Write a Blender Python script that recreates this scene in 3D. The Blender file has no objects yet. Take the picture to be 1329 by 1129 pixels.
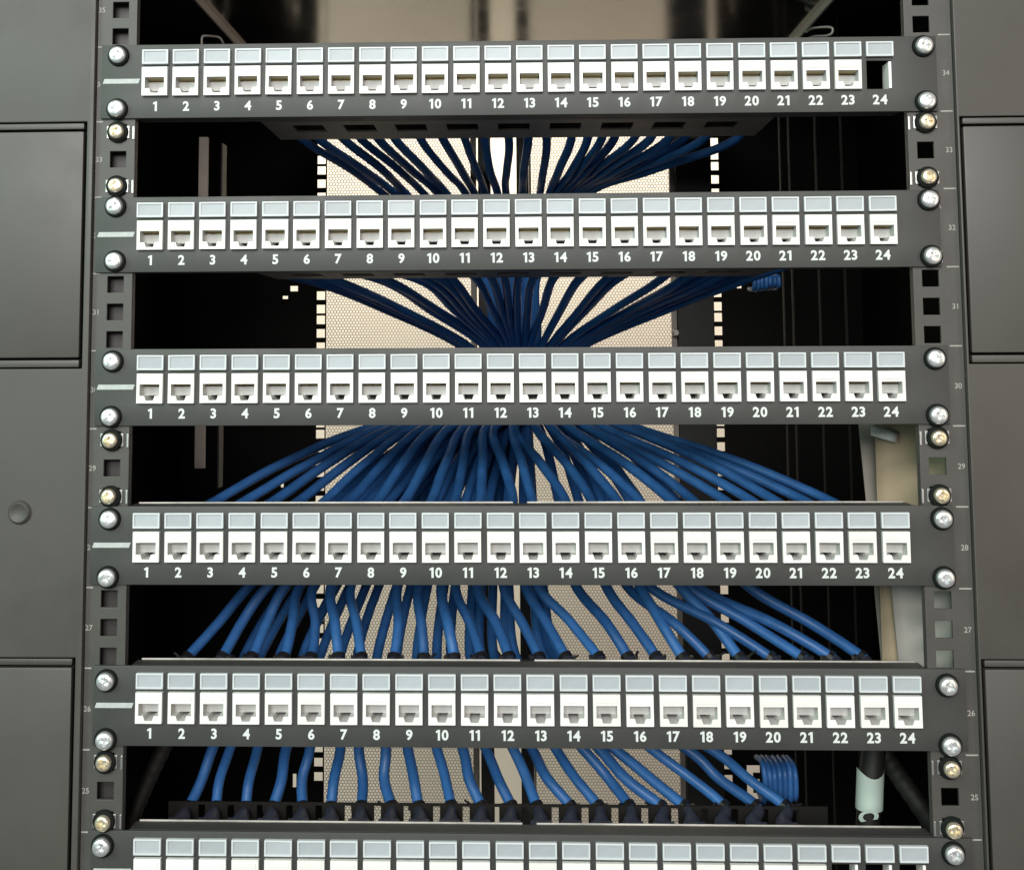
import bpy, bmesh, math, random
from mathutils import Vector, Matrix
random.seed(7)
S = bpy.context.scene
COL = S.collection

# ------------------------------------------------------------------ camera
W0, H0 = 1329.0, 1129.0
CAM = Vector((-0.000398, -0.661390, 0.063590))
PITCH, YAW, ROLL = 0.0821332, -0.0346025, -0.0055976
FPX, PPX, PPY = 1505.2876, 619.4015, 335.6896
fwd = Vector((math.sin(YAW)*math.cos(PITCH), math.cos(YAW)*math.cos(PITCH), math.sin(PITCH)))
r0 = Vector((math.cos(YAW), -math.sin(YAW), 0)); u0 = r0.cross(fwd)
rgt = math.cos(ROLL)*r0 + math.sin(ROLL)*u0
upv = -math.sin(ROLL)*r0 + math.cos(ROLL)*u0
cd = bpy.data.cameras.new('camera'); cam = bpy.data.objects.new('camera', cd); COL.objects.link(cam)
cd.sensor_fit = 'HORIZONTAL'; cd.sensor_width = 36.0; cd.lens = FPX/W0*36.0
cd.shift_x = (W0/2-PPX)/W0; cd.shift_y = (PPY-H0/2)/W0
cd.clip_start = 0.02; cd.clip_end = 50
M = Matrix((rgt, upv, -fwd)).transposed().to_4x4(); M.translation = CAM
cam.matrix_world = M
S.camera = cam

def at(u, v, Y):
    """the place at depth Y that the photograph shows at pixel (u, v)"""
    d = fwd + rgt*((u-PPX)/FPX) - upv*((v-PPY)/FPX)
    return CAM + d*((Y-CAM.y)/d.y)

# ------------------------------------------------------------------ world and lamps
w = bpy.data.worlds.new('World'); S.world = w; w.use_nodes = True
w.node_tree.nodes['Background'].inputs[0].default_value = (0.62, 0.66, 0.68, 1)
w.node_tree.nodes['Background'].inputs[1].default_value = 0.22
def area(name, loc, target, sx, sy, power, col):
    l = bpy.data.lights.new(name, 'AREA'); l.shape = 'RECTANGLE'; l.size = sx; l.size_y = sy
    l.energy = power; l.color = col
    o = bpy.data.objects.new(name, l); COL.objects.link(o); o.location = loc
    o.rotation_euler = (Vector(target)-Vector(loc)).to_track_quat('-Z', 'Y').to_euler()
    return o
area('ceiling_lamp', (-0.35, -2.0, 1.35), (0, 0, 0.0), 1.4, 0.6, 36, (1.0, 0.98, 0.95))
area('front_fill_lamp', (-0.2, -3.6, 1.05), (0, 0, 0.0), 1.8, 0.9, 120, (1.0, 0.98, 0.95))  # added fill, shines low from the front into the cable gaps
area('green_fill_left', (-1.15, -0.95, 0.45), (-0.25, 0, 0.0), 0.4, 1.0, 11.0, (0.60, 1.0, 0.80))  # side fill added to give the left a greenish cast
area('warm_fill_right', (1.15, -1.0, 0.15), (0.25, 0, -0.05), 0.4, 1.0, 4.6, (1.0, 0.76, 0.58))  # side fill added to give the right a warm brown cast
area('rear_aisle_lamp', (0.0, 1.25, 1.70), (0.0, 2.2, -0.5), 1.6, 0.3, 74, (1.0, 0.92, 0.80))
S.view_settings.view_transform = 'Standard'; S.view_settings.look = 'None'
S.view_settings.exposure = -0.20; S.view_settings.gamma = 1.0
S.view_settings.use_curve_mapping = False
S.render.engine = 'CYCLES'

# ------------------------------------------------------------------ materials
def mat(name, col, rough=0.5, metal=0.0, bump=0.0, bscale=900.0, var=0.0, vscale=25.0, spec=0.5, rvar=0.0, col2=None, trans=0.0, orand=0.0, otint=(1,1,1)):
    m = bpy.data.materials.new(name); m.use_nodes = True
    nt = m.node_tree; b = nt.nodes['Principled BSDF']
    b.inputs['Base Color'].default_value = (*col, 1); b.inputs['Roughness'].default_value = rough
    b.inputs['Metallic'].default_value = metal; b.inputs['Specular IOR Level'].default_value = spec
    if trans: b.inputs['Transmission Weight'].default_value = trans
    tc = nt.nodes.new('ShaderNodeTexCoord')
    if var or col2 or rvar:
        n = nt.nodes.new('ShaderNodeTexNoise'); n.inputs['Scale'].default_value = vscale
        n.inputs['Detail'].default_value = 6; n.inputs['Roughness'].default_value = 0.62
        nt.links.new(tc.outputs['Object'], n.inputs['Vector'])
        if var or col2:
            mx = nt.nodes.new('ShaderNodeMix'); mx.data_type = 'RGBA'
            c2 = col2 or tuple(min(1, c*(1+var)) for c in col); c1 = col if col2 else tuple(c*(1-var) for c in col)
            mx.inputs[6].default_value = (*c1, 1); mx.inputs[7].default_value = (*c2, 1)
            rp = nt.nodes.new('ShaderNodeMapRange'); rp.inputs[1].default_value = 0.3; rp.inputs[2].default_value = 0.7
            nt.links.new(n.outputs['Fac'], rp.inputs[0]); nt.links.new(rp.outputs[0], mx.inputs[0])
            nt.links.new(mx.outputs[2], b.inputs['Base Color'])
        if rvar:
            r2 = nt.nodes.new('ShaderNodeMapRange'); r2.inputs[1].default_value = 0.3; r2.inputs[2].default_value = 0.7
            r2.inputs[3].default_value = rough-rvar; r2.inputs[4].default_value = rough+rvar
            nt.links.new(n.outputs['Fac'], r2.inputs[0]); nt.links.new(r2.outputs[0], b.inputs['Roughness'])
    if orand:
        src = b.inputs['Base Color'].links[0].from_socket if b.inputs['Base Color'].links else None
        oi = nt.nodes.new('ShaderNodeObjectInfo')
        mr = nt.nodes.new('ShaderNodeMix'); mr.data_type = 'RGBA'
        mr.inputs[6].default_value = (1,1,1,1); mr.inputs[7].default_value = (*[(1-orand)*c for c in otint],1)
        nt.links.new(oi.outputs['Random'], mr.inputs[0])
        ml = nt.nodes.new('ShaderNodeMix'); ml.data_type = 'RGBA'; ml.blend_type = 'MULTIPLY'; ml.inputs[0].default_value = 1
        if src: nt.links.new(src, ml.inputs[6])
        else: ml.inputs[6].default_value = (*col,1)
        nt.links.new(mr.outputs[2], ml.inputs[7]); nt.links.new(ml.outputs[2], b.inputs['Base Color'])
    if bump:
        n2 = nt.nodes.new('ShaderNodeTexNoise'); n2.inputs['Scale'].default_value = bscale; n2.inputs['Detail'].default_value = 3
        nt.links.new(tc.outputs['Object'], n2.inputs['Vector'])
        bp = nt.nodes.new('ShaderNodeBump'); bp.inputs['Strength'].default_value = bump; bp.inputs['Distance'].default_value = 0.0006
        nt.links.new(n2.outputs['Fac'], bp.inputs['Height']); nt.links.new(bp.outputs[0], b.inputs['Normal'])
    return m
MT = {
 'bezel':  mat('bezel_paint', (0.056,0.053,0.047), 0.52, bump=0.10, bscale=1400, var=0.14, vscale=9, rvar=0.13),
 'cover':  mat('cover_plastic', (0.054,0.051,0.045), 0.48, bump=0.08, bscale=1600, var=0.13, vscale=7, rvar=0.13),
 'rail':   mat('rail_paint', (0.056,0.054,0.049), 0.5, bump=0.2, bscale=1400, var=0.12, vscale=40),
 'panel':  mat('panel_powder_coat', (0.038,0.039,0.037), 0.54, bump=0.12, bscale=2200, var=0.10, vscale=30, rvar=0.06),
 'flange': mat('bare_edge_steel', (0.42,0.40,0.37), 0.42, metal=0.3, var=0.35, vscale=35),
 'inner':  mat('inner_black', (0.010,0.009,0.008), 0.75, spec=0.2),
 'trayp':  mat('tray_black', (0.035,0.032,0.030), 0.5, var=0.2, vscale=50),
 'tray':   mat('tray_grey', (0.12,0.105,0.093), 0.5, var=0.2, vscale=50),
 'strut':  mat('strut_grey', (0.74,0.65,0.58), 0.6, var=0.1),
 'white':  mat('jack_plastic', (0.80,0.80,0.79), 0.38, var=0.03, vscale=160, orand=0.07, otint=(1,0.99,0.96)),
 'jackshade': mat('jack_shaded_plastic', (0.56,0.56,0.545), 0.45),  # white jack plastic darkened, paints the shading inside the openings
 'dark':   mat('cavity_dark', (0.015,0.015,0.014), 0.6),  # dark end caps paint the shade deep in the jack
 'gold':   mat('contact_gold', (0.62,0.47,0.20), 0.3, metal=0.9),
 'tab':    mat('label_cover', (0.57,0.61,0.63), 0.38, var=0.02, vscale=150),
 'paper':  mat('label_paper', (0.39,0.425,0.455), 0.45, var=0.06, vscale=90, orand=0.12),
 'print':  mat('white_print', (0.62,0.66,0.65), 0.6, var=0.06, vscale=500),
 'stripe': mat('stripe_print', (0.42,0.45,0.44), 0.6, var=0.12, vscale=300),
 'pmark':  mat('grey_print', (0.30,0.30,0.275), 0.6, var=0.15, vscale=500),
 'zinc':   mat('zinc_screw', (0.86,0.90,0.92), 0.30, metal=0.8, var=0.16, vscale=300, rvar=0.08),
 'brass':  mat('yellow_zinc_screw', (0.92,0.80,0.62), 0.30, metal=0.8, var=0.16, vscale=300, rvar=0.08),
 'washer': mat('black_washer', (0.006,0.008,0.007), 0.7, spec=0.15),
 'nut':    mat('cage_nut_steel', (0.55,0.56,0.55), 0.35, metal=0.9),
 'blue':   mat('blue_jacket', (0.038,0.155,0.425), 0.42, var=0.16, vscale=90, spec=0.45, rvar=0.1, orand=0.30, otint=(0.9,0.95,1)),
 'boot':   mat('boot_grey', (0.030,0.035,0.055), 0.55),
 'tie':    mat('tie_black', (0.010,0.010,0.012), 0.4),
 'mesh':   mat('door_mesh_paint', (0.30,0.27,0.23), 0.6),
 'frame':  mat('door_frame_black', (0.014,0.013,0.012), 0.55),
 'stile':  mat('lit_edge_grey', (0.34,0.31,0.27), 0.55),  # lighter grey paints the lit edges of stiles and duct
 'wall':   mat('cream_wall', (0.80,0.715,0.60), 0.8, var=0.04, vscale=3, bump=0.2, bscale=120),
 'shelf':  mat('galvanised_shelf', (0.56,0.53,0.49), 0.13, metal=1.0, var=0.08, vscale=12, rvar=0.05),
 'slide':  mat('slide_rail', (0.62,0.57,0.52), 0.45, metal=0.3, var=0.1),
 'kraft':  mat('tan_paper', (0.39,0.295,0.20), 0.7, var=0.12, vscale=18, bump=0.4, bscale=60),
 'sheet':  mat('white_polythene', (0.40,0.36,0.34), 0.45, var=0.08, vscale=25, bump=0.5, bscale=40),
 'grey':   mat('grey_card', (0.32,0.27,0.24), 0.6, var=0.08, vscale=20),
 'stick':  mat('pale_sticker', (0.66,0.68,0.66), 0.5, var=0.08, vscale=60),
 'power':  mat('black_power_cable', (0.018,0.017,0.016), 0.6),
 'mint':   mat('mint_label', (0.58,0.70,0.63), 0.45, var=0.04, vscale=60),
}

# ------------------------------------------------------------------ helpers
class MB:
    def __init__(s): s.v = []; s.f = []; s.m = []
    def quadbox(s, x0,x1,y0,y1,z0,z1, m=0):
        b = len(s.v)
        for x in (x0,x1):
            for y in (y0,y1):
                for z in (z0,z1): s.v.append((x,y,z))
        for q in ((0,1,3,2),(4,6,7,5),(0,4,5,1),(2,3,7,6),(0,2,6,4),(1,5,7,3)):
            s.f.append(tuple(b+i for i in q)); s.m.append(m)
    def face(s, pts, m=0):
        b = len(s.v); s.v += [tuple(p) for p in pts]; s.f.append(tuple(range(b, b+len(pts)))); s.m.append(m)
    def prism(s, pts, y0, y1, m=0, caps=True):
        """outline of (x,z) points, extruded along y"""
        n = len(pts); b = len(s.v)
        for y in (y0,y1): s.v += [(x,y,z) for x,z in pts]
        for i in range(n):
            j = (i+1)%n; s.f.append((b+i,b+j,b+n+j,b+n+i)); s.m.append(m)
        if caps:
            s.f.append(tuple(b+i for i in range(n))[::-1]); s.m.append(m)
            s.f.append(tuple(b+n+i for i in range(n))); s.m.append(m)
    def plate(s, x0,x1,z0,z1,y0,y1, holes, m=0):
        """a sheet from y0 (front) to y1 with rectangular holes (x0,x1,z0,z1)"""
        xs = sorted({x0,x1,*[a for h in holes for a in h[:2]]}); zs = sorted({z0,z1,*[a for h in holes for a in h[2:]]})
        xs = [x for x in xs if x0 <= x <= x1]; zs = [z for z in zs if z0 <= z <= z1]
        def solid(i,j):
            if i < 0 or j < 0 or i >= len(xs)-1 or j >= len(zs)-1: return False
            cx, cz = (xs[i]+xs[i+1])/2, (zs[j]+zs[j+1])/2
            return not any(h[0] < cx < h[1] and h[2] < cz < h[3] for h in holes)
        ids = {}
        def vid(i,j,k):
            if (i,j,k) not in ids: ids[(i,j,k)] = len(s.v); s.v.append((xs[i],(y0,y1)[k],zs[j]))
            return ids[(i,j,k)]
        for i in range(len(xs)-1):
            for j in range(len(zs)-1):
                if not solid(i,j): continue
                s.f.append((vid(i,j,0),vid(i+1,j,0),vid(i+1,j+1,0),vid(i,j+1,0))); s.m.append(m)
                s.f.append((vid(i,j,1),vid(i,j+1,1),vid(i+1,j+1,1),vid(i+1,j,1))); s.m.append(m)
                if not solid(i-1,j): s.f.append((vid(i,j,0),vid(i,j+1,0),vid(i,j+1,1),vid(i,j,1))); s.m.append(m)
                if not solid(i+1,j): s.f.append((vid(i+1,j,0),vid(i+1,j,1),vid(i+1,j+1,1),vid(i+1,j+1,0))); s.m.append(m)
                if not solid(i,j-1): s.f.append((vid(i,j,0),vid(i,j,1),vid(i+1,j,1),vid(i+1,j,0))); s.m.append(m)
                if not solid(i,j+1): s.f.append((vid(i,j+1,0),vid(i+1,j+1,0),vid(i+1,j+1,1),vid(i,j+1,1))); s.m.append(m)
    def lathe(s, prof, n=24, m=0, cx=0, cz=0):
        """profile of (radius, y) turned about the y axis"""
        b = len(s.v); k = len(prof)
        for r,y in prof:
            for a in range(n):
                t = 2*math.pi*a/n; s.v.append((cx+r*math.cos(t), y, cz+r*math.sin(t)))
        for p in range(k-1):
            for a in range(n):
                c = (a+1)%n; s.f.append((b+p*n+a,b+p*n+c,b+(p+1)*n+c,b+(p+1)*n+a)); s.m.append(m)
        s.f.append(tuple(b+a for a in range(n))[::-1]); s.m.append(m)
        s.f.append(tuple(b+(k-1)*n+a for a in range(n))); s.m.append(m)
    def tube(s, pts, rad, n=10, m=0, cap=True, flat=None):
        P = [Vector(p) for p in pts]; b = len(s.v); k = len(P)
        R = rad if isinstance(rad,(list,tuple)) else [rad]*k
        t0 = (P[1]-P[0]).normalized(); nrm = t0.orthogonal().normalized()
        for i in range(k):
            t = (P[min(i+1,k-1)]-P[max(i-1,0)]).normalized()
            nrm = (nrm - t*nrm.dot(t)).normalized(); bi = t.cross(nrm)
            for a in range(n):
                g = 2*math.pi*a/n; s.v.append(tuple(P[i]+nrm*(R[i]*math.cos(g))+bi*(R[i]*math.sin(g))))
        for i in range(k-1):
            for a in range(n):
                c = (a+1)%n; s.f.append((b+i*n+a,b+i*n+c,b+(i+1)*n+c,b+(i+1)*n+a)); s.m.append(m)
        if cap:
            s.f.append(tuple(b+a for a in range(n))[::-1]); s.m.append(m)
            s.f.append(tuple(b+(k-1)*n+a for a in range(n))); s.m.append(m)
    def mesh(s, name, mats, smooth=False, bevel=0.0, fix=True):
        me = bpy.data.meshes.new(name); me.from_pydata(s.v, [], s.f)
        for mm in mats: me.materials.append(MT[mm])
        me.polygons.foreach_set('material_index', s.m)
        if fix or bevel:
            bm = bmesh.new(); bm.from_mesh(me)
            if fix: bmesh.ops.recalc_face_normals(bm, faces=bm.faces)
            if bevel:
                ed = [e for e in bm.edges if len(e.link_faces)==2 and e.calc_face_angle(0) > 0.6]
                bmesh.ops.bevel(bm, geom=ed, offset=bevel, segments=2, profile=0.6, affect='EDGES', clamp_overlap=True)
            bm.to_mesh(me); bm.free()
        if smooth:
            me.polygons.foreach_set('use_smooth', [True]*len(me.polygons))
            if smooth == 'auto': me.set_sharp_from_angle(angle=math.radians(40))
        me.update(); return me
def ob(name, me, parent=None, loc=(0,0,0), rot=None):
    o = bpy.data.objects.new(name, me); COL.objects.link(o); o.location = loc
    if rot: o.rotation_euler = rot
    if parent: o.parent = parent
    return o
def thing(name, label, cat, loc=(0,0,0), group=None, rot=None):
    o = ob(name, None, None, loc, rot); o.empty_display_size = 0.02
    return tag(o, label, cat, group)
def tag(o, label, cat, group=None):
    o['label'] = label; o['category'] = cat
    if group: o['group'] = group
    return o
def catmull(P, per=8):
    P = [Vector(p) for p in P]; P = [2*P[0]-P[1]] + P + [2*P[-1]-P[-2]]; out = []
    for i in range(1, len(P)-2):
        p0,p1,p2,p3 = P[i-1:i+3]
        for k in range(per):
            t = k/per
            out.append(0.5*((2*p1)+(p2-p0)*t+(2*p0-5*p1+4*p2-p3)*t*t+(3*p1-p0-3*p2+p3)*t**3))
    out.append(P[-2]); return out
_txt = {}
def text_mesh(s, size, m, bold=0.0, font_shear=0.0):
    key = (s,size,m)
    if key not in _txt:
        c = bpy.data.curves.new('txt','FONT'); c.body = s; c.size = size; c.align_x = 'CENTER'; c.align_y = 'CENTER'
        c.extrude = 0.00006; c.offset = bold; c.resolution_u = 4; c.shear = font_shear
        o = bpy.data.objects.new('txt', c); COL.objects.link(o)
        dg = bpy.context.evaluated_depsgraph_get(); me = bpy.data.meshes.new_from_object(o.evaluated_get(dg))
        # stand the letters up in the xz plane, facing -y
        me.transform(Matrix.Rotation(math.pi/2, 4, 'X'))
        xs = [v.co.x for v in me.vertices]; zs = [v.co.z for v in me.vertices]
        me.transform(Matrix.Translation((-(min(xs)+max(xs))/2, 0, -(min(zs)+max(zs))/2)))
        me.materials.clear(); me.materials.append(MT[m]); me.name = 'print'
        bpy.data.objects.remove(o); _txt[key] = me
    return _txt[key]

def number_mesh(txt, h, m):
    """bold port number; the one has a flag and a slanted cut like the print on the panels"""
    key = ('n', txt, h, m)
    if key in _txt: return _txt[key]
    v = []; f = []; x = 0.0
    for ch in txt:
        if ch == '1':
            pts = [(0.22,0.0),(0.44,0.0),(0.44,1.0),(0.27,1.0),(0.02,0.86),(0.06,0.69),(0.22,0.77)]
            gv = [(px*h, y, pz*h) for y in (-0.00006,0.00006) for px,pz in pts]
            gf = [(6,0,1,2),(2,3,6),(3,4,5,6)] + [(i,i+7,(i+1)%7+7,(i+1)%7) for i in range(7)]
            gw = 0.50*h
        else:
            g = text_mesh(ch, h*1.38, m, h*0.045)
            zs = [q.co.z for q in g.vertices]; xs = [q.co.x for q in g.vertices]; k = h/(max(zs)-min(zs))
            gv = [((q.co.x-min(xs))*k, q.co.y, (q.co.z-min(zs))*k) for q in g.vertices]; gf = [tuple(p.vertices) for p in g.polygons]
            gw = (max(xs)-min(xs))*k
        b = len(v); v += [(a+x, y, z) for a,y,z in gv]; f += [tuple(b+q for q in p) for p in gf]; x += gw+0.10*h
    x -= 0.10*h
    me = bpy.data.meshes.new('print'); me.from_pydata([(a-x/2,y,z-h/2) for a,y,z in v],[],f); me.materials.append(MT[m]); _txt[key] = me
    return me
U = 0.04445
def zc(n): return (n-29)*U
HOLE = 0.015875
RX = 0.23255                     # lateral place of the rail holes
YR = 0.70                        # rear rails
PITCH_P = 0.01816                # port pitch

# ------------------------------------------------------------------ the place behind the rack
m = MB(); m.quadbox(-2.2,2.2,2.2,2.24,-1.6,2.4)
ob('wall', m.mesh('wall',['wall']))['kind'] = 'structure'

# ------------------------------------------------------------------ cabinet
rack = thing('server_rack', 'dark grey open server rack cabinet with numbered mounting rails holding the patch panels', 'server rack', (0,0,-0.62))
RZ = 0.62
def rpart(name, me, parent=None, loc=(0,0,0), rot=None):
    if parent is None: return ob(name, me, rack, (loc[0],loc[1],loc[2]+RZ), rot)
    return ob(name, me, parent, loc, rot)
ZT, ZB = 0.40, -0.62
m = MB(); m.quadbox(-0.402,-0.40,0.004,0.90,ZB,ZT); rpart('side_panel', m.mesh('side_panel',['inner']))
m = MB(); m.quadbox(0.40,0.402,0.004,0.90,ZB,ZT); rpart('side_panel', m.mesh('side_panel',['inner']))
m = MB(); m.quadbox(-0.402,0.402,0.004,0.90,ZT,ZT+.002); rpart('top_light_block', m.mesh('top_light_block',['inner']))  # unseen plate, added to block light from above
m = MB(); m.quadbox(-0.402,0.402,0.004,0.90,ZB-.002,ZB); rpart('bottom_light_block', m.mesh('bottom_light_block',['inner']))  # unseen plate, added to keep light out from below

# front bezels with their covers
def bezel(sx, edge, groove, covers):
    far = 0.402
    x0, x1 = (-far, -edge) if sx < 0 else (edge, far)
    holes = []
    for (zt, zb) in covers:
        holes.append((-0.36, -groove, zb, zt) if sx < 0 else (groove, 0.36, zb, zt))
    m = MB(); m.plate(x0, x1, ZB, ZT, -0.0035, 0.003, holes)
    b = rpart('front_bezel', m.mesh('front_bezel',['bezel'], bevel=0.0011, smooth='auto'))
    for (zt, zb) in covers:
        a0, a1 = (-0.3585, -groove-0.0020) if sx < 0 else (groove+0.0020, 0.3585)
        m = MB(); m.quadbox(a0, a1, -0.0030, 0.002, zb+0.0062, zt-0.0056)
        rpart('access_cover', m.mesh('access_cover',['cover'], bevel=0.0010, smooth='auto'), b)
        m = MB(); m.quadbox(a0-0.0008*0, a1, -0.0027, 0.002, zt-0.0042, zt-0.0008)
        rpart('cover_lip', m.mesh('cover_lip',['cover'], bevel=0.0006, smooth='auto'), b)
        m = MB(); m.quadbox(a0, a1, -0.0027, 0.002, zb+0.0008, zb+0.0048)
        rpart('cover_lip', m.mesh('cover_lip',['cover'], bevel=0.0006, smooth='auto'), b)
        m = MB(); m.quadbox(-0.365 if sx<0 else groove-.004, -groove+.004 if sx<0 else 0.365, 0.0035, 0.0045, zb-.004, zt+.004)
        rpart('cover_backing', m.mesh('cover_backing',['inner']), b)
    return b
bl = bezel(-1, 0.2462, 0.2500, [(0.1996,0.0566),(-0.1047,-0.26)])
br = bezel(1, 0.2495, 0.2508, [(0.1963,0.0566),(-0.1038,-0.26)])
bp = at(25, 665, -0.004)
m = MB(); m.lathe([(0.0068,-0.0036),(0.0062,-0.0050),(0.0052,-0.0056),(0.0046,-0.0054),(0.0030,-0.0046),(0.0008,-0.0043)], 32)
rpart('round_plug', m.mesh('round_plug',['bezel'], smooth='auto'), bl, (bp.x,0,bp.z))

# mounting rails
def hole_list(cx, z_lo, z_hi, s=0.0095):
    out = []
    for n in range(20, 40):
        for dz in (-HOLE, 0, HOLE):
            z = zc(n)+dz
            if z_lo < z-s/2 and z+s/2 < z_hi: out.append((cx-s/2, cx+s/2, z-s/2, z+s/2))
    return out
def front_rail(sx):
    x_in = 0.2228
    xo = 0.2460 if sx < 0 else 0.2493
    x0, x1 = (-xo, -x_in) if sx < 0 else (x_in, xo)
    m = MB(); m.plate(x0, x1, ZB, ZT, 0.0, 0.0020, hole_list(sx*RX, ZB, ZT))
    xi = sx*x_in
    m.quadbox(min(xi, xi+sx*0.002), max(xi, xi+sx*0.002), 0.0020, 0.0055, ZB, ZT)
    r = rpart('mounting_rail', m.mesh('mounting_rail',['rail'], bevel=0.0003))
    if sx < 0:
        m = MB(); m.quadbox(-0.2455, -0.2275, 0.0080, 0.0090, ZB, ZT)
        rpart('rail_backing', m.mesh('rail_backing',['trayp']), r)
    for n in range(22, 37):
        z = zc(n)+U/2
        m = MB()
        if sx < 0: m.quadbox(-0.2456,-0.2418,-0.0002,0.0001,z-0.0004,z+0.0004)
        else: m.quadbox(0.2416,0.2484,-0.0002,0.0001,z-0.0004,z+0.0004)
        rpart('unit_mark', m.mesh('unit_mark',['pmark']), r)
        rpart('rail_number', text_mesh(str(n), 0.0042, 'pmark', 0.00005), r, (sx*0.2437 if sx<0 else 0.2455, -0.0001, zc(n)))
    return r
rl = front_rail(-1); rr = front_rail(1)
# small stray prints on the right rail
for (u,v,s) in ((1218,256,'s'),(1219,268,'A')):
    p = at(u,v,0); rpart('rail_print', text_mesh(s, 0.0034, 'pmark', 0.00005), rr, (p.x,-0.0001,p.z))
p = at(1222,333,0); m = MB(); m.quadbox(p.x-.0005,p.x+.0005,-0.0002,0.0001,p.z-.0035,p.z+.0035); rpart('rail_print', m.mesh('rail_print',['pmark']), rr)

def rear_rail(sx):
    x0, x1 = (-0.2450,-0.2262) if sx < 0 else (0.2262,0.2450)
    m = MB(); m.plate(x0, x1, ZB, ZT, YR, YR+0.002, hole_list(sx*RX, ZB, ZT, 0.0100))
    return rpart('rear_rail', m.mesh('rear_rail',['inner']))
rear_rail(-1); rear_rail(1)

# rear side plates with the small cut-outs the wall shows through
def px_hole(u0,v0,u1,v1,Y):
    a = at(u0,v1,Y); b = at(u1,v0,Y); return (a.x,b.x,a.z,b.z)
lh = [px_hole(376,371,386,378,YR), px_hole(366,384,373,388,YR), px_hole(379,1005,384,1023,YR), px_hole(363.5,628,367.5,633,YR)]
m = MB(); m.plate(-0.40,-0.2455,ZB,ZT,YR+.003,YR+.005,lh); rpart('rear_plate', m.mesh('rear_plate',['inner']))
rh = [px_hole(971,994,978,1047,YR), px_hole(978,994,987,1004,YR), px_hole(978,1030,987,1047,YR), px_hole(978,1012,987,1018,YR), px_hole(957,366,963,374,YR),
      px_hole(963,640,966,650,YR), px_hole(930,640,937,650,YR) ]
m = MB(); m.plate(0.2455,0.40,ZB,ZT,YR+.003,YR+.005,rh); rpart('rear_plate', m.mesh('rear_plate',['inner']))
# vertical duct inside the right rear rail, thin ribs on the right wall
a = at(880,440,0.66).x; b = at(927,440,0.66).x
m = MB(); m.quadbox(a,b,0.655,0.69,ZB,ZT); rpart('cable_duct', m.mesh('cable_duct',['frame'], bevel=0.001))
a = at(874,440,0.66).x; b = at(879.5,440,0.66).x
m = MB(); m.quadbox(a,b,0.665,0.675,ZB,ZT); rpart('duct_lit_edge', m.mesh('duct_lit_edge',['stile']))  # pale strip standing in for the lit edge of the black duct
p = at(877,432,0.655); m = MB(); m.lathe([(0.003,-0.004),(0.004,-0.002),(0.0045,0.004)],12,cx=p.x,cz=p.z)
rpart('duct_knob', m.mesh('duct_knob',['flange']), None, (0,0.655,0))
for u in (1019,1031,1066,1100):
    q = at(u,430,0.50); m = MB(); m.quadbox(q.x-0.0005,q.x+0.0005,0.50,0.506,ZB,ZT)
    rpart('wall_rib', m.mesh('wall_rib',['frame']))
# grey struts left of the cables
for (u0_,v0_,u1_,v1_) in ((257,178,270,262),(252,545,266,608)):
    a = at(u0_,v1_,0.33); b = at(u1_,v0_,0.33)
    m = MB(); m.quadbox(a.x,b.x,0.33,0.334,a.z,b.z); m.quadbox(a.x,a.x+.0015,0.334,0.35,a.z,b.z)
    rpart('strut', m.mesh('strut',['strut'], bevel=0.0006))
    q = at(285,430,0.36); m = MB(); m.quadbox(q.x-0.0007,q.x+0.0007,0.36,0.375,a.z-.02,b.z); rpart('strut', m.mesh('strut',['trayp']))

# ------------------------------------------------------------------ rear doors of perforated sheet
def hex_mesh(x0,x1,z0,z1,y,pitch,bar,th):
    v=[]; f=[]; R = pitch/math.sqrt(3); r = (pitch-bar)/math.sqrt(3)
    dz = 1.5*R; nz = int((z1-z0)/dz); nx = int((x1-x0)/pitch)
    dirs = [(math.cos(math.radians(30+60*k)), math.sin(math.radians(30+60*k))) for k in range(6)]
    for j in range(nz+1):
        for i in range(nx+1):
            cx = x0+(i+0.5*(j%2))*pitch; cz = z0+j*dz; b = len(v)
            for (c,s_) in dirs: v.append((cx+R*c,y,cz+R*s_))
            for (c,s_) in dirs: v.append((cx+r*c,y,cz+r*s_))
            for (c,s_) in dirs: v.append((cx+r*c,y+th,cz+r*s_))
            for k in range(6):
                k2=(k+1)%6
                f.append((b+k,b+k2,b+6+k2,b+6+k)); f.append((b+6+k,b+6+k2,b+12+k2,b+12+k))
    me = bpy.data.meshes.new('perforated_sheet'); me.from_pydata(v,[],f); me.materials.append(MT['mesh']); return me
YD = 0.80
def door(label, x0, x1, stile):
    d = thing('rear_door', label, 'door', ((x0+x1)/2, YD, ZB))
    cx = (x0+x1)/2
    sh = ob('perforated_sheet', hex_mesh(x0-cx, x1-cx, 0.0, ZT-ZB, 0, 0.0040, 0.00062, 0.0006), d); sh['kind'] = 'stuff'
    for (a,b,c,mm,yy) in stile:
        m = MB(); m.quadbox(a-cx,b-cx,-0.012-yy,0.014,0,ZT-ZB); ob('stile', m.mesh('stile',[mm], bevel=0.0012), d)
    for z in (0.0, ZT-ZB-0.02):
        m = MB(); m.quadbox(x0-cx,x1-cx,0.002,0.016,z,z+0.02); ob('door_rail', m.mesh('door_rail',['frame']), d)
    return d
X = lambda u: at(u,440,YD).x
door('left black perforated rear door leaf seen behind the cables', X(424.5), X(612), [(X(612),X(619),0,'stile',0),(X(622),X(638),0,'frame',0.004)])
door('right black perforated rear door leaf seen behind the cables', X(692), X(876), [(X(672),X(688),0,'frame',0.004),(X(688.5),X(691),0,'stile',0)])

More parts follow.
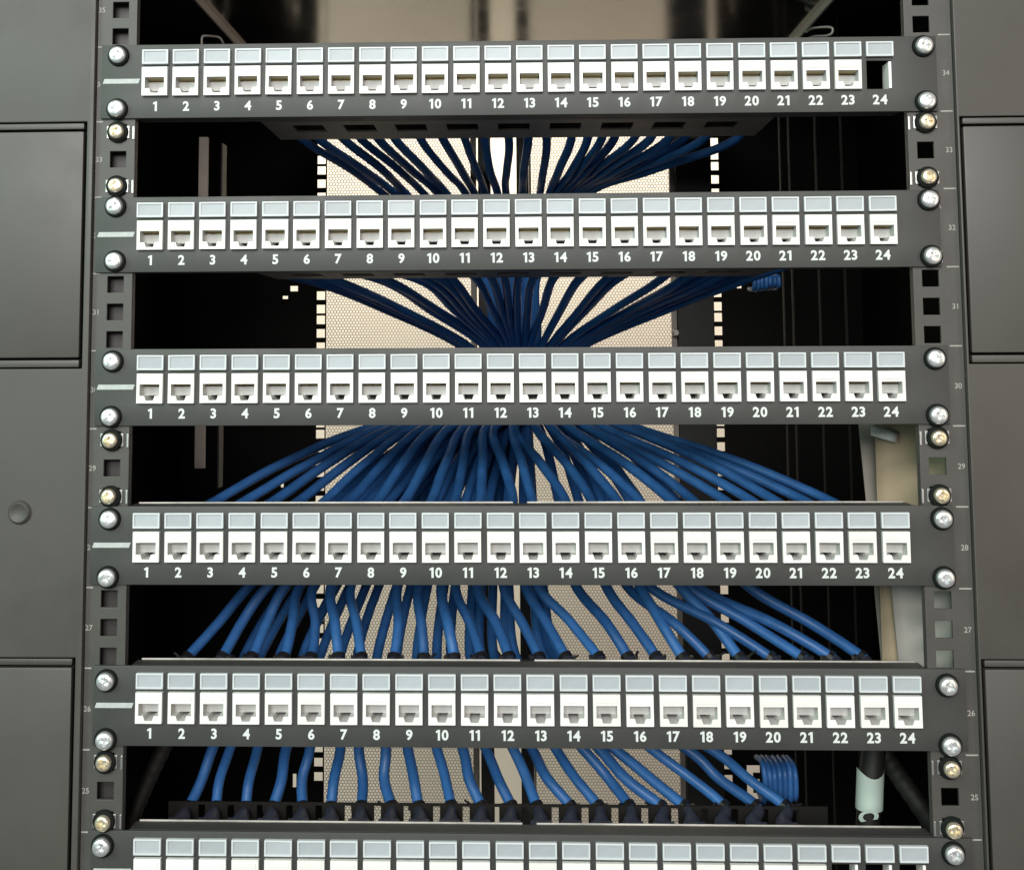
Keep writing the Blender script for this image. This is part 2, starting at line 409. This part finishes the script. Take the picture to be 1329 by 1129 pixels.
# ------------------------------------------------------------------ shelf above the top panel
sh = thing('equipment_shelf', 'glossy metal underside of the shelf above the topmost patch panel', 'shelf', (0,0.3,0.312))
m = MB(); m.quadbox(-0.2195,0.2195,-0.27,0.30,0.0,0.0015); ob('shelf_plate', m.mesh('shelf_plate',['shelf']), sh)
for sx in (-1,1):
    m = MB(); m.quadbox(min(sx*.2195,sx*.2215),max(sx*.2195,sx*.2215),-0.27,0.30,-0.005,0.0015); ob('slide_rail', m.mesh('slide_rail',['slide'], bevel=0.0006), sh)
    m = MB(); m.quadbox(min(sx*.2235,sx*.2300),max(sx*.2235,sx*.2300),-0.27,0.30,0.004,0.006); ob('slide_bracket', m.mesh('slide_bracket',['trayp']), sh)
# bent wire hooks beside the slides
for pts in ([(262,62),(262,50),(266,47),(284,49),(290,57)], [(1036,62),(1052,49),(1072,47),(1080,43),(1078,36),(1056,37),(1046,42)]):
    m = MB(); m.tube(catmull([at(u,v,0.20)-Vector((0,0.3,0.312)) for u,v in pts],6), 0.0010, 8)
    ob('wire_hook', m.mesh('wire_hook',['slide'], smooth=True), sh)

# ------------------------------------------------------------------ screws
def cross_cut(me_head, depth_y0):
    """cut a cross recess into a screw head mesh"""
    h = bpy.data.objects.new('h', me_head); COL.objects.link(h)
    m = MB(); L, Wd = 0.0040, 0.00105
    for (a,b) in ((L,Wd),(Wd,L)):
        n0 = len(m.v)
        for (k,y) in ((1.0,depth_y0-0.002),(0.35,depth_y0+0.0021)):
            aa = a*k if a > b else a*0.8 if k<1 else a; bb = b*k if b > a else b*0.8 if k<1 else b
            m.v += [(-aa,y,-bb),(aa,y,-bb),(aa,y,bb),(-aa,y,bb)]
        m.f += [(n0,n0+1,n0+2,n0+3),(n0+4,n0+7,n0+6,n0+5)]+[(n0+i,n0+4+i,n0+4+(i+1)%4,n0+(i+1)%4) for i in range(4)]; m.m += [0]*6
        c = bpy.data.objects.new('c', m.mesh('c',['washer'])); COL.objects.link(c)
        md = h.modifiers.new('b','BOOLEAN'); md.object = c; md.operation = 'DIFFERENCE'; md.solver = 'EXACT'
        dg = bpy.context.evaluated_depsgraph_get()
        me2 = bpy.data.meshes.new_from_object(h.evaluated_get(dg)); h.modifiers.clear(); h.data = me2
        bpy.data.objects.remove(c); m = MB()
    bpy.data.objects.remove(h); me2.set_sharp_from_angle(angle=math.radians(35)); return me2
def head_mesh(r, h, mt):
    m = MB(); m.lathe([(r*0.97,0.0),(r,-0.0006),(r*0.99,-h*0.50),(r*0.93,-h*0.78),(r*0.80,-h*0.93),(r*0.5,-h*0.99),(r*0.12,-h)], 28)
    return cross_cut(m.mesh('screw_head',[mt], smooth='auto'), -h)
HEAD = head_mesh(0.0050, 0.0036, 'zinc')
GHEAD = head_mesh(0.0044, 0.0034, 'brass')
m = MB(); m.lathe([(0.0063,0.0),(0.0063,-0.0010),(0.0059,-0.0016),(0.0046,-0.0017),(0.0040,-0.0010)],28); WASH = m.mesh('washer',['washer'], smooth='auto')
m = MB(); m.lathe([(0.0062,0.0),(0.0062,-0.0012),(0.0056,-0.0018),(0.0042,-0.0018),(0.0038,-0.0010)],28); GWASH = m.mesh('washer',['washer'], smooth='auto')

# ------------------------------------------------------------------ keystone jack
def jack_mesh():
    m = MB(); w, h = 0.00745, 0.0084
    ox, zt, zb, nx1, nx2, zn = 0.0057, 0.0024, -0.0042, 0.0030, 0.0021, -0.0069
    # moulded front: the opening with its latch notch, ring built by hand
    outer = [(-w,-h),(w,-h),(w,h),(-w,h)]
    opening = [(-ox,zb),(-nx1,zb),(-nx2,zn),(nx2,zn),(nx1,zb),(ox,zb),(ox,zt),(-ox,zt)]
    F, B = -0.0046, 0.0
    bm = bmesh.new()
    vo = [bm.verts.new((x,F,z)) for x,z in outer]; vi = [bm.verts.new((x,F,z)) for x,z in opening]
    eo = [bm.edges.new((vo[i],vo[(i+1)%4])) for i in range(4)]; ei = [bm.edges.new((vi[i],vi[(i+1)%8])) for i in range(8)]
    bmesh.ops.triangle_fill(bm, use_beauty=True, edges=eo+ei)
    bm.verts.index_update()
    for f_ in bm.faces: m.face([v.co.copy() for v in f_.verts])
    bm.free()
    m2 = m
    # outer skin: small front lip then the body through the panel
    k = 0.0003
    m2.prism(outer, F, B, 0, caps=False)
    bx, bz = 0.0068, 0.0078
    # cavity walls: main part 8 mm deep, notch and contact slot deeper
    D1, D2 = F+0.0082, F+0.0160
    def wall(p, q, y1): m2.face([(p[0],F,p[1]),(q[0],F,q[1]),(q[0],y1,q[1]),(p[0],y1,p[1])], 1)
    wall((-ox,zb),(-nx1,zb),D1); wall((nx1,zb),(ox,zb),D1); wall((ox,zb),(ox,zt),D1); wall((-ox,zt),(-ox,zb),D1)
    wall((ox,zt),(-ox,zt),D2)
    wall((-nx1,zb),(-nx2,zn),D2); wall((-nx2,zn),(nx2,zn),D2); wall((nx2,zn),(nx1,zb),D2)
    zs = zt-0.0016
    m2.face([(-ox,D1,zb),(ox,D1,zb),(ox,D1-0.0012,zs),(-ox,D1-0.0012,zs)],1)          # sloping back face
    m2.face([(-ox,D1-0.0012,zs),(ox,D1-0.0012,zs),(ox,D2,zs),(-ox,D2,zs)],1)           # contact slot floor
    m2.face([(-ox,D2,zs),(ox,D2,zs),(ox,D2,zt),(-ox,D2,zt)],2)
    m2.face([(-ox,D1-0.0012,zs),(-ox,D2,zs),(-ox,D2,zt),(-ox,D1,zt)],1); m2.face([(ox,D1-0.0012,zs),(ox,D1,zt),(ox,D2,zt),(ox,D2,zs)],1)
    m2.face([(-nx1,D1,zb),(nx1,D1,zb),(nx1,D2,zb),(-nx1,D2,zb)],1)                      # roof of the latch hole
    m2.face([(-nx1,D2,zb),(-nx2,D2,zn),(nx2,D2,zn),(nx1,D2,zb)],2)
    # body behind the panel as an open sleeve with an end
    m2.prism([(-bx,-bz),(bx,-bz),(bx,bz),(-bx,bz)], B+0.0001, 0.034, 0, caps=False)
    m2.face([(-bx,0.034,-bz),(-bx,0.034,bz),(bx,0.034,bz),(bx,0.034,-bz)],0)
    # shallow raised brow above the opening
    m2.quadbox(-0.0058,0.0058,F-0.0004,F+0.0002,0.0040,0.0064)
    return m2.mesh('jack',['white','jackshade','dark'], fix=False)
JACK = jack_mesh()
m = MB()
for k in range(8):
    x = -0.00441+k*0.00126
    m.face([(x-.00028,-0.0032,0.0022),(x+.00028,-0.0032,0.0022),(x+.00028,0.0035,0.0012),(x-.00028,0.0035,0.0012)])
    m.quadbox(x-.00028,x+.00028,0.0030,0.0100,0.0010,0.0013)
CONT = m.mesh('contacts',['gold'], fix=False)
# label cover and its paper
m = MB(); lw, lh_ = 0.00765, 0.0043
m.plate(-lw,lw,-lh_,lh_,-0.0026,0.0,[(-lw+.0010,lw-.0010,-lh_+.0010,lh_-.0010)])
TAB = m.mesh('label_holder',['tab'], bevel=0.00028, smooth='auto')
m = MB(); m.quadbox(-lw+.0009,lw-.0009,-0.0019,-0.0002,-lh_+.0009,lh_-.0009); PAPER = m.mesh('label_paper',['paper'])
m = MB(); m.quadbox(0.0054,0.0070,-0.0016,0.010,-0.0078,0.0078); m.quadbox(-0.0070,-0.0062,0.002,0.010,-0.0078,0.0078); PFRAME = m.mesh('port_frame',['white'], bevel=0.0002)
# slanted white mark printed on the ear
m = MB(); m.prism([(-0.0110,-0.0014),(0.0100,-0.0014),(0.0110,0.0014),(-0.0100,0.0014)], -0.00012, 0.0001); MARK = m.mesh('marking_stripe',['stripe'])

PAN = {34: dict(x0=-0.21041, dz=0.0002, roll=-0.0065, empty=(24,)), 32: dict(x0=-0.21178, dz=-0.0002, roll=-0.0018, empty=()),
       30: dict(x0=-0.21022, dz=0.0010, roll=-0.0022, empty=()), 28: dict(x0=-0.21084, dz=0.0014, roll=0.0, empty=()),
       26: dict(x0=-0.20752, dz=0.0022, roll=-0.0009, empty=()), 24: dict(x0=-0.20708, dz=0.0020, roll=-0.0010, empty=(22,23,24))}
ORD = {34:'topmost',32:'second',30:'third',28:'fourth',26:'fifth',24:'lowest'}
WORDS = 'zero one two three four five six seven eight nine ten eleven twelve thirteen fourteen fifteen sixteen seventeen eighteen nineteen twenty twenty-one twenty-two twenty-three twenty-four'.split()
UNIT = {33:'thirty-three', 29:'twenty-nine', 25:'twenty-five'}
def ordname(n): return ORD[n]+' patch panel' + ('' if n in (34,24) else ' from the top')
YF = -0.0020                      # panel front
PJ = 0.0005                       # ports sit a little below the panel middle
def patch_panel(n):
    c = PAN[n]; cx = c['x0']+11.5*PITCH_P; zz = zc(n)+c['dz']
    extra = {34:'with its last port empty', 32:'with cables narrowing below it', 30:'where the cables converge',
             28:'where the wide fan of blue cables ends', 26:'with straight blue cables above and below', 24:'cut off by the lower picture edge'}[n]
    t = thing('patch_panel', f'{ordname(n)}, white jacks, {extra}', 'patch panel', (cx, 0, zz), 'patch panels in the rack', (0, -c['roll']*0.55, 0))
    H = 0.0218
    holes = [((i-11.5)*PITCH_P-0.0071, (i-11.5)*PITCH_P+0.0071, -0.0082-PJ, 0.0082-PJ) for i in range(24)]
    m = MB(); m.plate(-0.2413, 0.2413, -H, H, YF, -0.0002, holes)
    ob('faceplate', m.mesh('faceplate',['panel'], bevel=0.00045, smooth='auto'), t)
    m = MB()
    m.quadbox(-0.2205,0.2205,0.0001,0.0118,H-0.0014,H-0.0001)
    m.quadbox(-0.2205,0.2205,0.0001,0.0118,-H+0.0001,-H+0.0014)
    ob('flange', m.mesh('flange',['panel'], bevel=0.0003), t)
    for (a,b) in ((-0.2185,-0.002),(0.006,0.2185)):
        m = MB(); m.quadbox(a,b,0.0119,0.0129,H-0.0016,H+(0.0006 if n < 29 else -0.0003)); ob('flange_edge', m.mesh('flange_edge',['flange'], bevel=0.0002), t)
    # rear cable tray with slots, and its slotted upright
    m = MB(); sl = []
    for k in range(9): sl.append((-0.1415+k*0.0312-0.0095+.0165, -0.1415+k*0.0312+0.0095+.0165, 0.024, 0.046))
    mm = MB(); mm.plate(-0.150,0.152,0.0129,0.0700,0,0.0012,sl)
    mm.v = [(x, z, -H+0.0002+y) for x,y,z in mm.v]
    ob('cable_tray', mm.mesh('cable_tray',['tray']), t)
    sl = [] if n in (34,32) else [((i-11.0)*PITCH_P-0.0021, (i-11.0)*PITCH_P+0.0021, -0.004, 0.0078) for i in range(23)]
    m = MB(); (m.plate(-0.150,0.152,-H+0.0015,0.0094,0.0735,0.0748,[]) if n in (34,32) else m.plate(-0.2205,0.183,-0.0060,0.0094 if n==24 else 0.0066,0.0735,0.0748,[h for h in sl if h[1] < 0.182] if n==24 else [])); ob('lacing_bar', m.mesh('lacing_bar',['inner']), t)
    for i in range(24):
        x = (i-11.5)*PITCH_P
        if i+1 in c['empty']:
            ob('port_frame', PFRAME, t, (x,0,-PJ))
        else:
            j = ob('jack', JACK, t, (x+random.uniform(-.00012,.00012), random.uniform(-.0001,.0001), -PJ+random.uniform(-.0001,.0001)), (0,random.uniform(-.006,.006),0)); ob('contacts', CONT, j)
        l = ob('label_holder', TAB, t, (x+random.uniform(-.0001,.0001), YF, 0.0140), (0,random.uniform(-.006,.006),0)); ob('label_paper', PAPER, l)
        ob('port_number', number_mesh(str(i+1), 0.0057, 'print'), t, (x-0.0001, YF-0.00008, -0.01485))
    ob('marking_stripe', MARK, t, (c['x0']-0.0203-cx, YF, 0.0002))
    for sx in (-1,1):
        for sz in (-1,1):
            lx = sx*RX-cx+random.uniform(-.0004,.0004); lz = sz*HOLE-c['dz']+random.uniform(-.0004,.0004)
            s_ = ob('mounting_screw', HEAD, t, (lx, YF-0.0012, lz), (random.uniform(-.08,.08), random.uniform(0,6.28), random.uniform(-.08,.08)))
            ob('washer', WASH, t, (lx, YF, lz))
    return t
for n in (34,32,30,28,26,24): patch_panel(n)

# ------------------------------------------------------------------ yellow screws in cage nuts
def cage_screw(n, sx, sz):
    pos = {1:'upper',-1:'lower'}[sz]; side = {-1:'left',1:'right'}[sx]
    t = thing('rack_screw', f'yellowish screw in a cage nut, {pos} hole of unit {UNIT[n]} on the {side} rail', 'screw', (sx*RX, 0, zc(n)+sz*HOLE), 'yellow screws in cage nuts')
    ob('screw_head', GHEAD, t, (random.uniform(-.0003,.0003),-0.0024,random.uniform(-.0003,.0003)), (random.uniform(-.12,.12), random.uniform(0,6.28), random.uniform(-.12,.12)))
    ob('washer', GWASH, t, (0,-0.0006,0))
    m = MB(); m.quadbox(-0.0044,0.0044,0.0005,0.009,-0.0044,0.0044); ob('nut', m.mesh('nut',['washer']), t)
    m = MB()
    for s in (-1,1):
        a = s*0.0049; b = s*0.0066
        m.quadbox(min(a,b),max(a,b),-0.0009,-0.0001,-0.0036,0.0036)
    a = -sx*0.0086; b = -sx*0.0096
    m.quadbox(min(a,b),max(a,b),-0.0010,0.0024,-0.0042,0.0034)
    ob('cage_clip', m.mesh('cage_clip',['nut'], bevel=0.0002), t)
for n in (33,29,25):
    for sx in (-1,1):
        for sz in (1,-1): cage_screw(n,sx,sz)

# ------------------------------------------------------------------ blue network cables
def portx(n,i): return PAN[n]['x0']+(i-1)*PITCH_P
CR = 0.0033
def cable(n, i, way, knot):
    """from behind port i of panel n along the way-points; knot = where the tie sits"""
    x = portx(n,i); z = zc(n)+PAN[n]['dz']
    t = thing('network_cable', f'blue network cable behind port {WORDS[i]} of the {ordname(n)}', 'cable', (x, 0.036, z), 'blue network cables')
    o = Vector((x,0.036,z))
    P = [Vector((x,0.066,z+0.004))] + way
    pts = catmull([p-o for p in P], 7)
    # small sag and waviness so that no two run alike
    ph = random.uniform(0,6.28)
    L = len(pts)
    for k,p in enumerate(pts):
        e = math.sin(math.pi*k/(L-1)); p.x += 0.0006*e*math.sin(ph+k*0.33); p.z += 0.0005*e*math.cos(ph*1.7+k*0.27)
    m = MB(); m.tube(pts, CR*(0.90 if n > 31 else 1.0)*random.uniform(0.96,1.06), 10); ob('jacket', m.mesh('jacket',['blue'], smooth=True, fix=False), t)
    m = MB(); m.quadbox(-0.0062,0.0062,-0.0008,0.020,-0.0066,0.0070)
    m.tube([(0,0.0205,0.002),(0,0.026,0.003),(0,0.030,0.004)],[0.0054,0.0052,0.0044],10)
    if knot: m.tube(pts[:knot], [CR*1.12-(CR*0.02)*k/max(1,knot-1) for k in range(knot)], 10)
    ob('boot', m.mesh('boot',['boot'], smooth='auto'), t)
    if knot:
        kk = knot
        a, b = pts[kk], pts[kk+1]; d = (b-a).normalized()
        m = MB(); m.tube([a-d*0.0016,a+d*0.0016], CR*1.32, 10)
        q = a+Vector((random.choice((-1,1))*CR*1.3,-0.001,0)); m.quadbox(q.x-.0018,q.x+.0018,q.y-.0018,q.y+.0018,q.z-.0016,q.z+.0016)
        m.tube([q,q+Vector((random.uniform(-.006,.006),-0.002,random.uniform(.001,.005)))],0.0007,6)
        ob('cable_tie', m.mesh('cable_tie',['tie']), t)
rj = lambda s=1.0: random.uniform(-s,s)
# topmost panel
T1 = [395,414,447,470,490,512,546,575,604,628,659,684,711,741,762,782,797,821,845,866,884,912,955]
B1 = [505,519,535,556,572,586,608,620,632,645,657,677,699,712,722,726,731,736,738,744,748,753,757]
for i in range(1,24):
    x = portx(34,i); z = zc(34)
    g = (T1[i-1]-672)/330.0
    way = [Vector((x*0.97,0.088,z+0.010)), Vector((x*0.70+at(T1[i-1],178,.11).x*0.3,0.104,z+0.011)), Vector((x*0.25+at(T1[i-1],178,.11).x*0.75,0.108,z+0.006)),
           at(T1[i-1]+rj(2), 180+abs(g)*3, 0.115+random.uniform(0,.02)), at((T1[i-1]*.45+B1[i-1]*.55), 224-4*abs(g), 0.17), at(B1[i-1]+rj(2), 257, 0.22),
           at(664+(B1[i-1]-640)*0.30, 355, 0.27), at(672+(B1[i-1]-640)*0.22, 440, 0.295), at(684+rj(10), 505+rj(10), 0.31)]
    cable(34, i, way, 0)
# second panel
T2 = [412,426,440,498,508,548,560,574,590,622,640,655,672,690,716,750,784,796,853,884,898,914,935,962]
B2 = [600,607,614,632,638,640,646,650,654,662,666,668,672,680,686,700,712,716,726,735,740,745,750,755]
for i in range(1,25):
    x = portx(32,i); z = zc(32); g = (T2[i-1]-672)/330.0
    way = [Vector((x*0.97,0.088,z+0.010)), Vector((x*0.80+at(T2[i-1],360,.11).x*0.2,0.100,z-0.006)),
           at(T2[i-1]+rj(2), 364+abs(g)*3, 0.115+random.uniform(0,.02)), at((T2[i-1]*.5+B2[i-1]*.5)+g*12, 405-6*abs(g), 0.19), at(B2[i-1]+rj(2), 452, 0.255),
           at(680+(B2[i-1]-680)*0.5+rj(4), 500+rj(8), 0.30)]
    cable(32, i, way, 0)
# fourth panel: the fan
for i in range(1,25):
    x = portx(28,i); z = zc(28); s = (i-12.5)/11.5
    b3 = 679+s*400+rj(5); t3 = 655+s*176+rj(6)+(9*math.sin(i*2.1) if s > 0 else 0)
    lift = 0
    way = [at(b3, 652, 0.105+random.uniform(0,.012)), at(b3*.5+t3*.5+s*8, 601-lift, 0.150), at(t3, 555-lift*0.3, 0.205),
           at(684+s*60+rj(8), 525, 0.26), at(684+rj(14), 500+rj(8), 0.31)]
    cable(28, i, way, 0)
# fifth panel
K5 = [244,288,328,367,405,440,468,511,548,590,624,661,698,735,777,815,852,885,921,961,1000,1041,1078,1117]
T5 = [327,350,371,392,410,430,458,519,543,572,592,618,652,680,694,746,786,829,812,880,842,885,900,968]
for i in range(1,25):
    x = portx(26,i); z = zc(26)+.002; s = (i-12.5)/11.5
    k, tp = K5[i-1], T5[i-1]
    bow = 2*math.sin(i*1.7)
    way = [at(k+rj(1.5), 853, 0.078), at(k+(tp-k)*0.44+bow, 808, 0.088+random.uniform(0,.010)), at(tp+rj(2), 758, 0.105+random.uniform(0,.02)),
           at(672+(tp-672)*0.80, 690, 0.140), at(676+(tp-676)*0.66, 640, 0.175), at(680+(tp-680)*0.40, 570, 0.23), at(684+rj(12), 505+rj(10), 0.31)]
    cable(26, i, way, 7)
# lowest panel
K6 = [242,279,316,353,390,429,468,507,542,583,622,661,696,737,774,815,855,887,938,979,1016]
T6 = [277,300,332,373,403,440,466,498,530,565,601,629,664,689,719,754,775,796,846,889,919]
M6 = [318,338,362,395,416,442,464,490,514,540,566,584,610,625,642,664,661,668,706,716,722]
for i in range(1,22):
    x = portx(24,i); z = zc(24); k, tp, md = K6[i-1], T6[i-1], M6[i-1]
    way = [at(k+2+rj(1.5), 1046, 0.078), at(k+(tp-k)*0.48+4*math.sin(i*2.1), 1010, 0.086+random.uniform(0,.008)), at(tp+rj(2), 970, 0.098+random.uniform(0,.012)),
           at(md*.6+tp*.4, 905, 0.120), at(md, 850, 0.145), at(625+(md-625)*0.82, 760, 0.180), at(650+(md-650)*0.6, 660, 0.225), at(672+(md-672)*0.3, 575, 0.27), at(684+rj(12), 505+rj(10), 0.31)]
    cable(24, i, way, 7)

# ------------------------------------------------------------------ coiled spare cables
def coil(label, u0_, v0_, u1_, v1_, Y, k):
    a = at(u0_,v1_,Y); b = at(u1_,v0_,Y); t = thing('cable_coil', label, 'cable coil', ((a.x+b.x)/2, Y, a.z))
    wdt = b.x-a.x; h = b.z-a.z; r = wdt/k/2
    for q in range(k):
        x = -wdt/2+(q+0.5)*wdt/k; d = rj(0.0012)
        pts = [(x+rj(.0006),0.020,h*0.95),(x,0.006,h+d),(x,0.0,h*0.85+d),(x+rj(.0006),-0.001,h*0.5),(x,0.0,h*0.13-d),(x,0.006,-d),(x+rj(.0006),0.020,h*0.06)]
        m = MB(); m.tube(catmull(pts,4), r*1.12, 8); ob('cable_loop', m.mesh('cable_loop',['blue'], smooth=True), t)
coil('blue coiled spare cable strapped near the right side above the lowest panel', 989, 994, 1035, 1041, 0.12, 7)
coil('blue coiled spare cable just under the second panel at right', 976, 357, 1013, 374, 0.20, 7)

# ------------------------------------------------------------------ papers behind the right rail
def sheet(pix, nx=8, nz=14, wob=0.0015, th=0.0008):
    """a wavy sheet between four corners (pixel, depth): top-left, top-right, bottom-right, bottom-left"""
    c = [at(*p) for p in pix]; v = []; f = []; N = (nx+1)*(nz+1)
    ph = random.uniform(0,6)
    for k in (0,1):
        for j in range(nz+1):
            for i in range(nx+1):
                s, t = i/nx, j/nz
                p = (c[0]*(1-s)+c[1]*s)*(1-t)+(c[3]*(1-s)+c[2]*s)*t
                wv = wob*(math.sin(ph+s*4.5+t*2.1)+0.6*math.sin(ph*2+t*7-s*3))
                v.append((p.x+wv*0.25, p.y+wv+k*th, p.z))
    g = lambda k,j,i: k*N+j*(nx+1)+i
    for j in range(nz):
        for i in range(nx):
            f.append((g(0,j,i),g(0,j+1,i),g(0,j+1,i+1),g(0,j,i+1))); f.append((g(1,j,i),g(1,j,i+1),g(1,j+1,i+1),g(1,j+1,i)))
    for j in range(nz):
        f.append((g(0,j,0),g(1,j,0),g(1,j+1,0),g(0,j+1,0))); f.append((g(0,j,nx),g(0,j+1,nx),g(1,j+1,nx),g(1,j,nx)))
    for i in range(nx):
        f.append((g(0,0,i),g(0,0,i+1),g(1,0,i+1),g(1,0,i))); f.append((g(0,nz,i),g(1,nz,i),g(1,nz,i+1),g(0,nz,i+1)))
    m = MB(); m.v = v; m.f = f; m.m = [0]*len(f); return m
pk = thing('document_packet', 'tan paper packet with grey backing and pale sticker behind the right rail', 'packet')
ob('grey_backing', sheet([(1113,535,0.080),(1262,535,0.080),(1266,880,0.076),(1146,880,0.074)],wob=.001).mesh('grey_backing',['grey'], smooth=True), pk)
ob('tan_paper', sheet([(1135,535,0.058),(1262,535,0.018),(1266,880,0.018),(1146,880,0.056)]).mesh('tan_paper',['kraft'], smooth=True), pk)
ob('sticker', sheet([(1130,551,0.0470),(1165,561,0.0470),(1163.5,575,0.0470),(1130,565,0.0470)],4,3,0.0003,0.0003).mesh('sticker',['stick'], smooth=True), pk)
st = sheet([(1150,690,0.0460),(1262,690,0.0140),(1266,885,0.0140),(1169,885,0.0440)],wob=.0012).mesh('plastic_sleeve',['sheet'], smooth=True)
tag(ob('plastic_sleeve', st), 'whitish plastic sleeve in front of the tan packet, below the fourth panel', 'plastic sleeve')

# ------------------------------------------------------------------ black cables
def power(label, pts, r, ribs=False):
    P = [at(*p) for p in pts]; o = P[0].copy()
    t = thing('power_cable', label, 'power cable', o)
    q = catmull([p-o for p in P], 12 if ribs else 8); R = r
    if ribs: R = [r*(1+0.05*math.sin(k*1.9)) for k in range(len(q))]
    m = MB(); m.tube(q, R, 16); ob('sleeve', m.mesh('sleeve',['power'], smooth=True), t); return t, q
power('dark thick cable crossing the lower left corner above the lowest panel', [(232,930,0.10),(205,985,0.085),(180,1040,0.07),(160,1090,0.06)], 0.0050, True)
power('dark thick cable slanting behind the lower right rail', [(1120,930,0.12),(1152,985,0.105),(1183,1030,0.09),(1225,1090,0.08)], 0.0058, True)
t, q = power('black hanging cable carrying a mint label above the lowest panel', [(1138,940,0.100),(1134,975,0.100),(1130,1010,0.098),(1127,1060,0.096),(1124,1110,0.094)], 0.0072)
# the mint label is wrapped round the front of it
c0 = at(1130,1003,0.098)-t.location; c1 = at(1128,1046,0.096)-t.location
v = []; f = []; na, nb = 14, 8
for j in range(nb+1):
    for i in range(na+1):
        a = math.radians(-200+220*i/na); tt = j/nb
        cc = c0.lerp(c1, tt); R = 0.0083
        ztop = 0.0030*abs(math.sin(a*0.5+0.6))*(1-tt) if j == 0 else 0
        v.append((cc.x+R*math.cos(a), cc.y+R*math.sin(a), cc.z+(0.0045*(math.cos(a))**2)*(1-tt)-0.0010))
for j in range(nb):
    for i in range(na): f.append((j*(na+1)+i, j*(na+1)+i+1, (j+1)*(na+1)+i+1, (j+1)*(na+1)+i))
m = MB(); m.v = v; m.f = f; m.m = [0]*len(f); ob('mint_label', m.mesh('mint_label',['mint'], smooth=True), t)
p = at(1127,1058,0.0855)-t.location
cm = text_mesh('C', 0.0160, 'mint', 0.0006)
o = ob('letter', cm, t, p, (0.0, math.radians(80), 0.0)); o.scale = (0.55,1,1.0)
